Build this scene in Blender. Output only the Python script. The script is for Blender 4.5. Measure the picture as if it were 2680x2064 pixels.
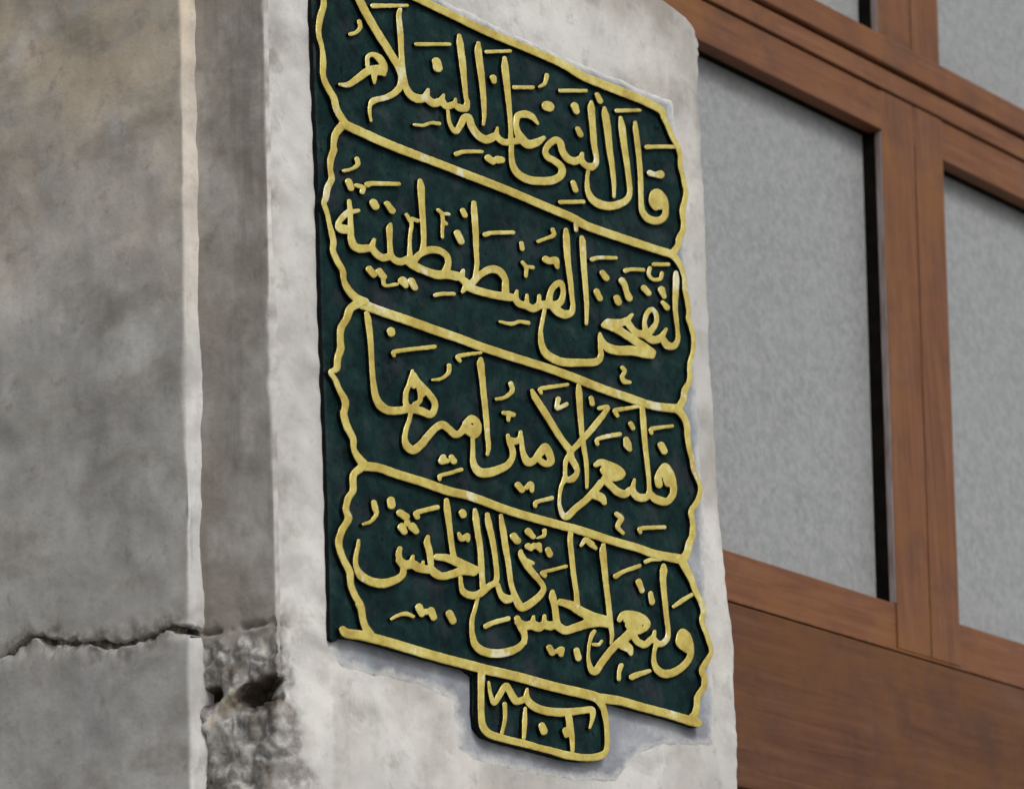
import bpy, bmesh, math, random
import numpy as np
from mathutils import Vector, Matrix, noise

for o in list(bpy.data.objects):
    bpy.data.objects.remove(o, do_unlink=True)
scene = bpy.context.scene
COL = scene.collection
random.seed(7)
R = math.radians

# ------------------------------------------------------------------ camera, sky, sun, exposure
cam_data = bpy.data.cameras.new('camera')
cam_data.sensor_fit = 'HORIZONTAL'
cam_data.sensor_width = 36.0
cam_data.lens = 134.33
cam_data.clip_start = 0.05
cam_data.clip_end = 500.0
cam_data.dof.use_dof = True
cam_data.dof.focus_distance = 5.98
cam_data.dof.aperture_fstop = 5.6
cam = bpy.data.objects.new('camera', cam_data)
COL.objects.link(cam)
cam.matrix_world = Matrix.Translation((-4.57000, -3.46065, 1.60000)) @ Matrix(((0.6084872,-0.2095645,-0.7653927),(-0.7926425,-0.2069625,-0.5734844),(-0.0382256,0.9556407,-0.2920438))).to_4x4()
scene.camera = cam

SUN_DIR = Vector((-0.24, -0.80, 0.78)).normalized()     # towards the brightest part of the overcast sky: in front, high
world = bpy.data.worlds.new('World')
scene.world = world
world.use_nodes = True
wn = world.node_tree
wn.nodes.clear()
sky = wn.nodes.new('ShaderNodeTexSky')
sky.sky_type = 'NISHITA'
sky.sun_disc = False
sky.sun_elevation = math.asin(SUN_DIR.z)
sky.sun_rotation = math.atan2(SUN_DIR.x, SUN_DIR.y)
sky.air_density = 1.0
sky.dust_density = 4.0
hs = wn.nodes.new('ShaderNodeHueSaturation')             # a white overcast sky
hs.inputs['Saturation'].default_value = 0.12
bg = wn.nodes.new('ShaderNodeBackground')
bg.inputs['Strength'].default_value = 0.12
wo = wn.nodes.new('ShaderNodeOutputWorld')
wn.links.new(sky.outputs['Color'], hs.inputs['Color'])
wn.links.new(hs.outputs['Color'], bg.inputs['Color'])
wn.links.new(bg.outputs['Background'], wo.inputs['Surface'])

sun_data = bpy.data.lights.new('sun', 'SUN')
sun_data.energy = 1.35
sun_data.angle = R(16)
sun_data.color = (1.0, 0.965, 0.92)
sun = bpy.data.objects.new('sun', sun_data)
COL.objects.link(sun)
sun.location = (2, -4, 8)
sun.rotation_euler = SUN_DIR.to_track_quat('Z', 'Y').to_euler()

vs = scene.view_settings
scene.display_settings.display_device = 'sRGB'
vs.view_transform = 'Standard'
vs.look = 'None'
vs.gamma = 1.0
vs.use_curve_mapping = False
vs.exposure = 0.0

# ------------------------------------------------------------------ materials
class Mat:
    def __init__(self, name, rough=0.8, spec=0.3, metal=0.0):
        self.m = bpy.data.materials.new(name)
        self.m.use_nodes = True
        self.t = self.m.node_tree
        self.b = self.t.nodes['Principled BSDF']
        self.b.inputs['Roughness'].default_value = rough
        self.b.inputs['Specular IOR Level'].default_value = spec
        self.b.inputs['Metallic'].default_value = metal
        self.co = self.t.nodes.new('ShaderNodeTexCoord').outputs['Object']
    def n(self, kind): return self.t.nodes.new(kind)
    def link(self, a, b): self.t.links.new(a, b)
    def mapping(self, scale=(1, 1, 1), rot=(0, 0, 0)):
        m = self.n('ShaderNodeMapping')
        m.inputs['Scale'].default_value = scale
        m.inputs['Rotation'].default_value = rot
        self.link(self.co, m.inputs['Vector'])
        return m.outputs['Vector']
    def noise(self, scale, detail=4, rough=0.55, vec=None, dist=0.0):
        n = self.n('ShaderNodeTexNoise')
        n.inputs['Scale'].default_value = scale
        n.inputs['Detail'].default_value = detail
        n.inputs['Roughness'].default_value = rough
        n.inputs['Distortion'].default_value = dist
        self.link(vec if vec is not None else self.co, n.inputs['Vector'])
        return n.outputs['Fac']
    def ramp(self, fac, stops):
        r = self.n('ShaderNodeValToRGB')
        e = r.color_ramp.elements
        while len(e) < len(stops): e.new(0.5)
        for el, (p, c) in zip(e, stops):
            el.position = p
            el.color = (*c, 1) if len(c) == 3 else c
        self.link(fac, r.inputs['Fac'])
        return r.outputs['Color']
    def mask(self, fac, lo, hi):
        m = self.n('ShaderNodeMapRange')
        m.inputs['From Min'].default_value = lo
        m.inputs['From Max'].default_value = hi
        self.link(fac, m.inputs['Value'])
        return m.outputs['Result']
    def math(self, op, a, b):
        m = self.n('ShaderNodeMath'); m.operation = op
        for i, v in enumerate((a, b)):
            if isinstance(v, (int, float)): m.inputs[i].default_value = v
            else: self.link(v, m.inputs[i])
        return m.outputs[0]
    def mix(self, fac, a, b, mode='MIX'):
        m = self.n('ShaderNodeMix'); m.data_type = 'RGBA'; m.blend_type = mode
        if isinstance(fac, (int, float)): m.inputs[0].default_value = fac
        else: self.link(fac, m.inputs[0])
        for i, v in ((6, a), (7, b)):
            if isinstance(v, tuple): m.inputs[i].default_value = (*v, 1)
            else: self.link(v, m.inputs[i])
        return m.outputs[2]
    def attr(self, name):
        a = self.n('ShaderNodeAttribute'); a.attribute_name = name
        return a.outputs['Fac']
    def color(self, c):
        if isinstance(c, tuple): self.b.inputs['Base Color'].default_value = (*c, 1)
        else: self.link(c, self.b.inputs['Base Color'])
    def bump(self, fac, dist=0.002, strength=1.0):
        b = self.n('ShaderNodeBump')
        b.inputs['Distance'].default_value = dist
        b.inputs['Strength'].default_value = strength
        self.link(fac, b.inputs['Height'])
        self.link(b.outputs['Normal'], self.b.inputs['Normal'])

def stone_material(name, light, mid, warm, dark, patch):
    M = Mat(name, rough=0.9, spec=0.15)
    big = M.noise(2.6, 5, 0.6)
    med = M.noise(13, 5, 0.6)
    fine = M.noise(70, 5, 0.7)
    tilt = M.noise(7, 5, 0.6, vec=M.mapping((1.0, 0.7, 1.6), (0.6, 0.0, 0.0)), dist=0.2)
    c = M.ramp(big, [(0.38, mid), (0.60, light)])
    z = M.n('ShaderNodeSeparateXYZ'); M.link(M.co, z.inputs[0])
    up = M.math('ADD', M.math('MULTIPLY', M.noise(1.9, 4, 0.6), 1.2), z.outputs['Z'])
    c = M.mix(M.math('MULTIPLY', M.mask(up, WARM[name], WARM[name] + 0.5), 0.85), c, warm)
    c = M.mix(M.math('MULTIPLY', M.mask(M.noise(3.4, 6, 0.68), 0.47, 0.64), 0.72), c, STAIN[name])
    c = M.mix(M.math('MULTIPLY', M.mask(tilt, 0.53, 0.70), 0.55), c, dark)
    c = M.mix(M.math('MULTIPLY', M.mask(med, 0.53, 0.68), 0.5), c, mid)
    c = M.mix(M.math('MULTIPLY', M.mask(M.noise(9, 4, 0.55), 0.56, 0.70), 0.45), c, light)
    c = M.mix(M.math('MULTIPLY', M.mask(M.noise(21, 5, 0.65), 0.58, 0.70), 0.45), c, dark)
    c = M.mix(M.math('MULTIPLY', M.mask(fine, 0.56, 0.76), 0.26), c, dark)
    c = M.mix(M.math('MULTIPLY', M.mask(M.noise(120, 3, 0.6), 0.62, 0.72), 0.45), c, STAIN[name])
    run = M.noise(1.0, 5, 0.6, vec=M.mapping((26, 26, 2.2)))
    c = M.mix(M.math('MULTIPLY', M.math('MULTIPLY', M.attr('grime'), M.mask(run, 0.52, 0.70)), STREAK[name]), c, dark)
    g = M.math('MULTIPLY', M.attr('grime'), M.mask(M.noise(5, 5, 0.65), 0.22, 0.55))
    c = M.mix(g, c, GRIME_SHADE[name], 'MULTIPLY')
    d = M.attr('damage')
    pat = M.ramp(M.noise(14, 8, 0.74), [(0.34, (0.06, 0.050, 0.040)), (0.43, (0.17, 0.152, 0.13)), (0.50, dark), (0.57, mid), (0.64, patch), (0.72, (0.62, 0.60, 0.56))])
    c = M.mix(d, c, pat)
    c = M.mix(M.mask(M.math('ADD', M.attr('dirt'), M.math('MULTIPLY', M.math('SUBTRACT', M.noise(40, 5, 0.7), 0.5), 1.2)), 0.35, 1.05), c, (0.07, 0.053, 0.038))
    M.color(c)
    h = M.math('ADD', M.math('MULTIPLY', tilt, 0.4), M.math('ADD', M.math('MULTIPLY', med, 1.3), M.math('MULTIPLY', fine, 0.6)))
    M.bump(h, 0.005, 0.30)
    return M.m

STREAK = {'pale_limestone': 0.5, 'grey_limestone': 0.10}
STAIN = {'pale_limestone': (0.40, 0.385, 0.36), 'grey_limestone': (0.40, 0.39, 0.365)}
GRIME_SHADE = {'pale_limestone': (0.58, 0.545, 0.50), 'grey_limestone': (0.67, 0.66, 0.645)}  # pale stone: grime tint; grey stone: side-wall shade put into the colour
WARM = {'pale_limestone': 5.0, 'grey_limestone': 1.6}
MAT = {}
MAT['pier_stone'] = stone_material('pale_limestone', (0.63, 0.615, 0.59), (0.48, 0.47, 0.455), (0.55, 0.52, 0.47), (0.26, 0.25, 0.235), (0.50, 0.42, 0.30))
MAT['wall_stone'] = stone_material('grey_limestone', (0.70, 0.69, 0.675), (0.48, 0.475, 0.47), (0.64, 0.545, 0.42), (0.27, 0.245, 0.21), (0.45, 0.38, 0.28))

M = Mat('grey_paving', 0.9, 0.2)
M.color(M.ramp(M.noise(1.5, 6, 0.6), [(0.35, (0.22, 0.215, 0.205)), (0.65, (0.34, 0.335, 0.32))]))
M.bump(M.noise(30, 4), 0.003)
MAT['paving'] = M.m

M = Mat('joint_mortar', 0.95, 0.1)
M.color(M.ramp(M.noise(40, 6, 0.7), [(0.38, (0.04, 0.034, 0.028)), (0.52, (0.16, 0.145, 0.125)), (0.66, (0.42, 0.39, 0.35))]))
M.bump(M.noise(60, 5, 0.7), 0.006)
MAT['joint'] = M.m

M = Mat('cement_bedding', 0.9, 0.2)
c = M.ramp(M.noise(9, 5, 0.6), [(0.32, (0.19, 0.20, 0.225)), (0.5, (0.27, 0.285, 0.315)), (0.66, (0.40, 0.415, 0.435))])
c = M.mix(M.mask(M.noise(5, 3, 0.5), 0.52, 0.68), c, (0.36, 0.43, 0.455))
f = M.math('ADD', M.attr('feather'), M.math('MULTIPLY', M.math('SUBTRACT', M.noise(28, 6, 0.7), 0.5), 1.3))
st = M.ramp(M.noise(13, 5, 0.6), [(0.36, (0.48, 0.475, 0.46)), (0.6, (0.60, 0.59, 0.565))])
M.color(M.mix(M.mask(f, 0.02, 0.62), st, c))
M.bump(M.noise(45, 6, 0.65), 0.004)
MAT['cement'] = M.m

M = Mat('green_black_board_paint', 0.6, 0.08)
c = M.ramp(M.noise(26, 6, 0.7), [(0.32, (0.002, 0.007, 0.008)), (0.48, (0.004, 0.017, 0.018)), (0.60, (0.008, 0.028, 0.026)), (0.72, (0.026, 0.042, 0.044))])
c = M.mix(M.math('MULTIPLY', M.mask(M.noise(10, 6, 0.7), 0.52, 0.70), 0.6), c, (0.040, 0.038, 0.050))
c = M.mix(M.math('MULTIPLY', M.mask(M.noise(48, 4, 0.7), 0.58, 0.70), 0.5), c, (0.010, 0.030, 0.012))
c = M.mix(M.mask(M.noise(75, 3, 0.6), 0.64, 0.72), c, (0.002, 0.005, 0.006))
M.color(c)
M.bump(M.noise(80, 5, 0.65), 0.002)
MAT['board'] = M.m

M = Mat('dark_flank_paint', 0.7, 0.08)  # near-black sides of the slab and raised strokes
M.color(M.ramp(M.noise(60, 4), [(0.4, (0.0025, 0.005, 0.005)), (0.75, (0.010, 0.012, 0.012))]))
MAT['flank'] = M.m

M = Mat('gilt_paint', 0.34, 0.5, 0.22)
c = M.ramp(M.noise(22, 7, 0.72), [(0.28, (0.37, 0.25, 0.045)), (0.43, (0.50, 0.39, 0.080)), (0.55, (0.60, 0.50, 0.130)), (0.70, (0.70, 0.63, 0.25))])
c = M.mix(M.math('MULTIPLY', M.mask(M.noise(85, 5, 0.7), 0.58, 0.72), 0.55), c, (0.30, 0.19, 0.04))
c = M.mix(M.math('MULTIPLY', M.mask(M.noise(19, 5, 0.65), 0.59, 0.67), 0.75), c, (0.76, 0.74, 0.55))
M.color(c)
M.bump(M.noise(75, 5, 0.6), 0.0018, 0.9)
MAT['gilt'] = M.m

def wood_material(name, axis, dark=1.0):
    M = Mat(name, 0.5, 0.18)
    sc = {'x': (3.5, 40, 60), 'z': (60, 40, 3.5)}[axis]
    v = M.mapping(sc)
    g = M.noise(1.0, 7, 0.62, vec=v, dist=0.7)
    k = dark
    c = M.ramp(g, [(0.28, (0.115*k, 0.045*k, 0.023*k)), (0.45, (0.160*k, 0.066*k, 0.033*k)), (0.58, (0.185*k, 0.080*k, 0.042*k)), (0.74, (0.225*k, 0.105*k, 0.058*k))])
    c = M.mix(M.math('MULTIPLY', M.mask(M.noise(4.5, 6, 0.7), 0.46, 0.64), 0.6), c, (0.215*k, 0.095*k, 0.028*k))
    c = M.mix(M.math('MULTIPLY', M.mask(M.noise(7, 7, 0.72), 0.50, 0.66), 0.65), c, (0.105*k, 0.052*k, 0.034*k))
    c = M.mix(M.math('MULTIPLY', M.mask(M.noise(6, 5, 0.7), 0.58, 0.72), 0.5), c, (0.20*k, 0.11*k, 0.075*k))
    M.color(c)
    M.bump(g, 0.0012, 0.6)
    return M.m
MAT['wood_x'] = wood_material('brown_wood_rail', 'x', 0.95)
MAT['wood_z'] = wood_material('brown_wood_upright', 'z', 0.92)
MAT['wood_panel'] = wood_material('dark_wood_panel', 'x', 0.64)

M = Mat('frosted_grey_pane', 0.33, 0.45)
c = M.ramp(M.noise(58, 6, 0.8), [(0.38, (0.20, 0.213, 0.215)), (0.62, (0.30, 0.308, 0.308))])
c = M.mix(M.math('MULTIPLY', M.mask(M.noise(7, 4, 0.6), 0.45, 0.7), 0.35), c, (0.30, 0.30, 0.325))
M.color(c)
M.bump(M.noise(85, 3, 0.6), 0.0015, 0.5)
MAT['pane'] = M.m

M = Mat('black_glazing_rubber', 0.8, 0.06)
M.color(M.ramp(M.noise(30, 3), [(0.4, (0.003, 0.0025, 0.002)), (0.7, (0.008, 0.006, 0.004))]))
MAT['gasket'] = M.m
M = Mat('weathered_bead', 0.5, 0.35)
M.color(M.ramp(M.noise(12, 5, vec=M.mapping((8, 8, 1))), [(0.35, (0.16, 0.115, 0.105)), (0.65, (0.27, 0.235, 0.235))]))
MAT['bead'] = M.m

# ------------------------------------------------------------------ helpers
def new_mesh(name, verts, faces, mats, parent=None, mat_idx=None, smooth=None, loc=(0, 0, 0), attrs=None):
    me = bpy.data.meshes.new(name)
    me.from_pydata([tuple(v) for v in verts], [], faces)
    for m in mats: me.materials.append(MAT[m])
    if mat_idx is not None: me.polygons.foreach_set('material_index', mat_idx)
    if smooth is True: me.polygons.foreach_set('use_smooth', [True] * len(me.polygons))
    elif smooth is not None: me.polygons.foreach_set('use_smooth', smooth)
    for k, vals in (attrs or {}).items():
        a = me.attributes.new(k, 'FLOAT', 'POINT')
        a.data.foreach_set('value', vals)
    me.update()
    o = bpy.data.objects.new(name, me)
    COL.objects.link(o)
    o.location = loc
    if parent: o.parent = parent
    return o

def tag(o, label, cat, group=None):
    o['label'] = label; o['category'] = cat; o['kind'] = 'thing'
    if group: o['group'] = group
    return o

def empty(name, loc, label, cat):
    o = bpy.data.objects.new(name, None)
    o.empty_display_size = 0.1
    COL.objects.link(o); o.location = loc
    return tag(o, label, cat)

def lerp_table(tab, v):
    tab = sorted(tab)
    return float(np.interp(v, [t[0] for t in tab], [t[1] for t in tab]))

def fr(x, y, z, s, o=4, seed=0.0):
    return noise.fractal(Vector((x * s + seed, y * s - seed, z * s + 2 * seed)), 0.9, 2.1, o)

# ------------------------------------------------------------------ unseen pavement sheet below the frame, added to bounce light upwards
bounce_ground = new_mesh('ground', [(-60, -60, 0), (60, -60, 0), (60, 60, 0), (-60, 60, 0)], [(0, 1, 2, 3)], ['paving'])
bounce_ground['kind'] = 'structure'

# ------------------------------------------------------------------ stone pier
X0, YS, XS, YF = -0.519, 0.150, -0.550, 0.010
XE = [(2.660,-0.468), (2.697,-0.482), (2.777,-0.507), (2.831,-0.516), (2.912,-0.536), (2.998,-0.526), (3.026,-0.531), (3.067,-0.523), (3.114,-0.516), (3.173,-0.513), (3.261,-0.508), (3.379,-0.508), (3.423,-0.520), (3.495,-0.521), (3.555,-0.520), (3.676,-0.521), (3.768,-0.520), (3.861,-0.518)]
X1 = [(2.812,0.650), (3.050,0.659), (3.148,0.651), (3.246,0.641), (3.312,0.639), (3.516,0.641), (3.654,0.640), (3.733,0.642), (3.938,0.651), (4.043,0.644), (4.143,0.652), (4.176,0.640), (4.184,0.610), (4.190,0.577), (4.193,0.552), (4.199,0.507)]
def arc_points(a, b, n):
    return [(a[0] + (b[0] - a[0]) * i / n, a[1] + (b[1] - a[1]) * i / n) for i in range(n)]

zrows = list(np.arange(2.30, 2.66, 0.006)) + list(np.arange(2.66, 2.98, 0.003)) + list(np.arange(2.98, 4.62, 0.008))
CRACK = [(0.03, 2.905), (0.148, 2.905), (0.160, 2.910), (0.19, 2.917), (0.22, 2.913), (0.273, 2.908), (0.31, 2.914), (0.35, 2.925), (0.41, 2.936), (0.467, 2.951), (0.49, 2.946), (0.507, 2.939), (0.531, 2.935), (1.2, 2.80)]
verts, faces, dmg, grime_shade, hol = [], [], [], [], []
ncol = None
for z in zrows:
    xe = lerp_table(XE, z) + 0.016 * fr(0, 0, z, 17, 6, 3.1) + 0.006 * max(0.0, fr(0, 0, z, 45, 3, 5.1))
    x1 = lerp_table(X1, z) + 0.004 * fr(1, 0, z, 11, 3, 8.2) + 0.0025 * fr(1, 0, z, 45, 4, 3.2) + (0.016 * fr(1, 0, z, 38, 4, 6.2) if z > 4.12 else 0)
    ch = max(0.008, xe - X0)
    row = []
    row += [(X0, y, 0) for y in np.linspace(0.55, 0.165, 6)]
    row += [(X0, y, 1) for y in np.linspace(0.16, YF + ch * 0.55, 48)]
    row += [(X0 + ch * t, YF + ch * 0.55 * (1 - t) - 0.2 * ch * math.sin(math.pi * t) * .5, 2) for t in (0.2, 0.4, 0.6, 0.8)]
    row += [(x, YF, 3) for x in np.linspace(X0 + ch, x1 - 0.012, 128)]
    row += [(x1 - 0.012 + 0.012 * math.sin(a), YF + 0.012 - 0.012 * math.cos(a), 4) for a in (0.4, 0.8, 1.2, 1.571)]
    row += [(x1, y, 5) for y in (0.06, 0.12, 0.2, 0.3, 0.55)]
    ncol = len(row)
    for (x, y, kind) in row:
        d = 0.0
        nx, ny = {0: (-1, 0), 1: (-1, 0), 2: (-.6, -.8), 3: (0, -1), 4: (.7, -.7), 5: (1, 0)}[kind]
        amp = {0: 0, 1: 0.0035, 2: 0.004, 3: 0.0022, 4: 0.003, 5: 0.003}[kind]
        if kind == 3:
            inside = min(1.0, max(0.0, (x + 0.45) / 0.06), max(0.0, (0.60 - x) / 0.04)) * min(1.0, max(0.0, (z - 2.70) / 0.05))
            amp *= 1 - 0.72 * inside
        h = amp * fr(x, y, z, 9, 5, 1.7)
        if kind == 3 and x < -0.40:
            h += 0.0012 * math.sin(z * 120 + x * 60) * (0.5 + fr(x, y, z, 6, 2, 4.4))
        dm_ = 0.0
        if kind == 3 and x < -0.36:
            near = max(0.0, 1 - (x - X0 - ch) / 0.05)
            low_ = max(0.0, min(1.0, (2.93 - z) / 0.03))
            s_ = near * (0.25 + 0.75 * low_) + 1.1 * fr(x, y, z, 26, 5, 2.9) - 0.30
            dm_ = max(0.0, min(0.85, s_ * 1.6)) * (0.35 + 0.65 * low_) * min(1.0, near * 2)
            h += dm_ * 0.006 * fr(x, y, z, 40, 4, 7.0)
        if kind in (1, 2):
            edge = 2.900 + 0.035 * fr(x, y, z, 22, 4, 2.2)
            d = min(1.0, max(0.0, (edge - z) / 0.03))
            d = d * (0.75 if kind == 2 else 1.0)
            vor = noise.voronoi(Vector((x * 34 + 1.2 * fr(x, y, z, 20, 2, 1.0), y * 34, z * 34)))[0]
            h += d * (0.010 * (fr(x, y, z, 15, 5, 5.0) - 0.1) + 0.018 * (vor[1] - vor[0] - 0.25) * (0.6 if kind == 1 else 0.4))
            # hole under the broken bed joint
            q = ((y - 0.042) / 0.044) ** 2 + ((z - 2.803 + 0.1 * (y - 0.04)) / 0.0145) ** 2
            q += 0.6 * fr(x, y, z, 40, 3, 6.3)
            if q < 1.6: h -= 0.085 * min(1.0, (1.6 - q) * 0.9)
            q2 = ((y - 0.138) / 0.022) ** 2 + ((z - 2.812) / 0.011) ** 2 + 0.5 * fr(x, y, z, 40, 3, 9.3)
            if q2 < 1.4: h -= 0.035 * min(1.0, 1.4 - q2)
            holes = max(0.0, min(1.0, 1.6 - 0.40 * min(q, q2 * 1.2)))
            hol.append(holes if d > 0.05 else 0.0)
            c = z - lerp_table(CRACK, y) - 0.003 * fr(x, y, z, 60, 2, 1.1)
            if kind == 1: h -= 0.012 * max(0.0, min(1.0, 0.4 + 2.5 * fr(x, y, z, 30, 3, 4.0))) * math.exp(-(c / 0.0035) ** 2)
        verts.append((x + nx * h, y + ny * h, z))
        dmg.append(d if kind in (1, 2) else dm_)
        if kind not in (1, 2): hol.append(0.0)
        grime_shade.append(1.0 if kind in (0, 1) else max(0.0, min(1.0, 0.25 + 1.3 * fr(x, y, z, 24, 4, 6.6))) if kind == 2 else max(0.0, (1 - (x - X0 - ch) / 0.06) * (0.1 + 1.2 * fr(x, y, z, 18, 4, 6.6))) if kind == 3 and x < -0.4 else max(0.0, min(0.75, (z - 3.93 + (x - 0.3) * 0.45) * 3.0 + 0.7 * fr(x, y, z, 7, 5, 3.7))) if kind in (3, 4) and x > -0.1 and z > 3.6 else max(0.0, min(0.5, 0.15 + 1.1 * fr(x, y, z, 5, 5, 4.9))) if kind in (3, 4) else 0.0)
for i in range(len(zrows) - 1):
    for j in range(ncol - 1):
        a = i * ncol + j
        faces.append((a, a + 1, a + ncol + 1, a + ncol))
pier = new_mesh('stone_pier', verts, faces, ['pier_stone'], smooth=True, attrs={'damage': dmg, 'grime': grime_shade, 'dirt': hol})
tag(pier, 'pale weathered limestone pier carrying the green and gilt plaque', 'pier')

# ------------------------------------------------------------------ stepped wall to its left: two courses and the open joint
wall = empty('stone_wall', (XS, YS, 2.3), 'dull grey stone wall with a cracked joint, left of the pier', 'wall')
def course(zlo, zhi, n, seed, lower):
    vs_, fs, dm, gm = [], [], [], []
    cols = [(XS, y, 0) for y in np.linspace(1.3, 0.56, 12)]
    cols += [(XS, y, 0) for y in np.linspace(0.55, YS + 0.006, 110)]
    cols += [(XS + 0.0015, YS + 0.002, 1), (XS + 0.005, YS, 1)]
    cols += [(x, YS, 2) for x in np.linspace(XS + 0.01, X0 + 0.02, 6)]
    tt = np.linspace(0, 1, n) ** 1.25
    for k, t in enumerate(tt):
        for (x, y, kind) in cols:
            ec = lerp_table(CRACK, y) + 0.006 * fr(x, y, 0, 38, 6, seed)
            gap = 0.0034 * max(0.06, min(1.5, 0.60 + 3.0 * fr(x, y, 5, 24, 5, 7.7)))
            if lower: e = ec - gap; z = e + (zlo - e) * t
            else: e = ec + gap; z = e + (zhi - e) * t
            nx, ny = {0: (-1, 0), 1: (-.7, -.7), 2: (0, -1)}[kind]
            h = 0.0075 * fr(x, y, z, 4.5, 3, seed) + 0.0007 * fr(x, y, z, 24, 4, seed + 2)
            if kind: h += 0.003 * fr(x, y, z, 25, 4, seed + 5)
            dist = abs(z - e)
            h -= 0.009 * math.exp(-dist / 0.010) * max(0.0, 0.5 + 1.4 * fr(x, y, z, 34, 4, seed))
            if k == 0: h -= 0.03 if kind == 0 else 0.006
            vs_.append((x - nx * -h - XS, y - ny * -h - YS, z - 2.3))
            stain = max(0.0, 1 - dist / 0.045) * max(0.0, 0.45 + 1.5 * fr(x, y, z, 26, 5, 3.3)) if y > YS + .01 else 0
            dm.append(min(0.8, stain)); gm.append({0: 1.0, 1: 0.3, 2: 0.0}[kind])  # left-facing stone darkened as painted shade, step strip kept bright
    nc = len(cols)
    for i in range(len(tt) - 1):
        for j in range(nc - 1):
            a = i * nc + j
            f = (a, a + 1, a + nc + 1, a + nc)
            fs.append(f[::-1] if lower else f)
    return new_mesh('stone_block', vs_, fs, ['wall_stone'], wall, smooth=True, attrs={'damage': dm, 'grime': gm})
course(2.9, 4.62, 190, 1.3, False)
course(2.30, 2.9, 80, 11.9, True)
vs_, fs = [], []
for i, y in enumerate(np.linspace(0.162, 1.3, 120)):
    for k, dz in enumerate((-0.03, -0.012, 0.0, 0.012, 0.03)):
        z = lerp_table(CRACK, y) + dz
        vs_.append((0.010 - 0.006 * fr(0, y, z, 45, 4, 2.0) , y - YS, z - 2.3))
for i in range(119):
    for k in range(4):
        a = i * 5 + k
        fs.append((a, a + 1, a + 6, a + 5))
new_mesh('mortar_joint', vs_, fs, ['joint'], wall, smooth=True)

# ------------------------------------------------------------------ wooden window in the recess on the right
win = empty('wooden_window', (1.0, 0.25, 2.6), 'brown wooden window with frosted grey panes behind the pier', 'window')
WO = Vector((1.0, 0.25, 2.6))
def prism(name, quad, y0, y1, mat, bev=0.004, parent=win, sub=24):
    """quad: four (x, z) corners, lower left, lower right, upper right, upper left; front y0, back y1."""
    bm = bmesh.new()
    f = [bm.verts.new((x - WO.x, y0 - WO.y, z - WO.z)) for x, z in quad]
    b = [bm.verts.new((x - WO.x, y1 - WO.y, z - WO.z)) for x, z in quad]
    bm.faces.new(f)
    bm.faces.new(b[::-1])
    for i in range(4):
        j = (i + 1) % 4
        bm.faces.new((f[j], f[i], b[i], b[j]))
    bmesh.ops.recalc_face_normals(bm, faces=bm.faces)
    if bev:
        bmesh.ops.bevel(bm, geom=list(bm.edges), offset=bev, segments=3, profile=0.6, affect='EDGES')
    me = bpy.data.meshes.new(name)
    bm.to_mesh(me); bm.free()
    me.materials.append(MAT[mat])
    for p in me.polygons: p.use_smooth = False
    o = bpy.data.objects.new(name, me)
    COL.objects.link(o); o.parent = parent
    return o
def rect(xa, za, xb, zb): return [(xa, za), (xb, za), (xb, zb), (xa, zb)]
XL, XR = 0.62, 3.1
# transom rail: three stepped mouldings
rail = prism('transom_rail', rect(XL, 4.297, XR, 4.383), 0.210, 0.32, 'wood_x', 0.003)
prism('moulding', rect(XL, 4.386, XR, 4.431), 0.204, 0.30, 'wood_x', 0.004, rail)
prism('moulding', rect(XL, 4.437, XR, 4.500), 0.196, 0.31, 'wood_x', 0.006, rail)
# lower rail, its ledge and the apron panel
low = prism('bottom_rail', rect(XL, 3.226, XR, 3.317), 0.215, 0.30, 'wood_x', 0.003)
prism('ledge', rect(XL, 3.2205, XR, 3.2250), 0.207, 0.30, 'wood_z', 0.001, low)
pan = prism('apron_panel', rect(XL, 2.885, XR, 3.2190), 0.209, 0.30, 'wood_panel', 0.004)
prism('bottom_board', rect(XL, 2.30, XR, 2.872), 0.222, 0.30, 'wood_panel', 0.003)
# uprights: two boards with a groove between, slightly out of plumb
def upright(zlo, zhi, seal_lo, seal_hi):
    def xl(z): return 1.5265 + (z - 3.349) * 0.068
    def xg(z): return 1.650 + (z - 3.41) * 0.072
    def xr(z): return 1.744 + (z - 3.24) * 0.073
    a = prism('mullion', [(xl(zlo), zlo), (xg(zlo) - .002, zlo), (xg(zhi) - .002, zhi), (xl(zhi), zhi)], 0.2085, 0.225, 'wood_z', 0.003)
    prism('cover_strip', [(xg(zlo) + .002, zlo), (xr(zlo), zlo), (xr(zhi), zhi), (xg(zhi) + .002, zhi)], 0.2075, 0.30, 'wood_z', 0.003, a)
    prism('glazing_bead', [(xl(seal_lo) - 0.0015, seal_lo), (xl(seal_lo) + .02, seal_lo), (xl(seal_hi) + .02, seal_hi), (xl(seal_hi) - 0.0015, seal_hi)], 0.212, 0.226, 'bead', 0.001, a)
    prism('rubber_seal', [(xl(seal_lo) - 0.001, seal_lo), (xl(seal_lo) + .1, seal_lo), (xl(seal_hi) + .1, seal_hi), (xl(seal_hi) - 0.001, seal_hi)], 0.2265, 0.30, 'gasket', 0, a)
    return xl, xr
xl, xr = upright(3.2262, 4.384, 3.318, 4.294)
upright(4.5015, 5.05, 4.502, 5.05)
def pane(zlo, zhi, xa, xb):
    return prism('pane', [(xa(zlo), zlo), (xb(zlo), zlo), (xb(zhi), zhi), (xa(zhi), zhi)], 0.256, 0.266, 'pane', 0)
left = lambda z: XL
right = lambda z: XR
for (zlo, zhi) in ((3.31, 4.31), (4.499, 5.05)):
    pane(zlo, zhi, left, lambda z: xl(z) + 0.01)
    pane(zlo, zhi, lambda z: xr(z) - 0.01, right)
prism('rubber_seal', rect(XL, 4.2960, XR, 4.300), 0.2400, 0.2555, 'gasket', 0, rail)

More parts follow.
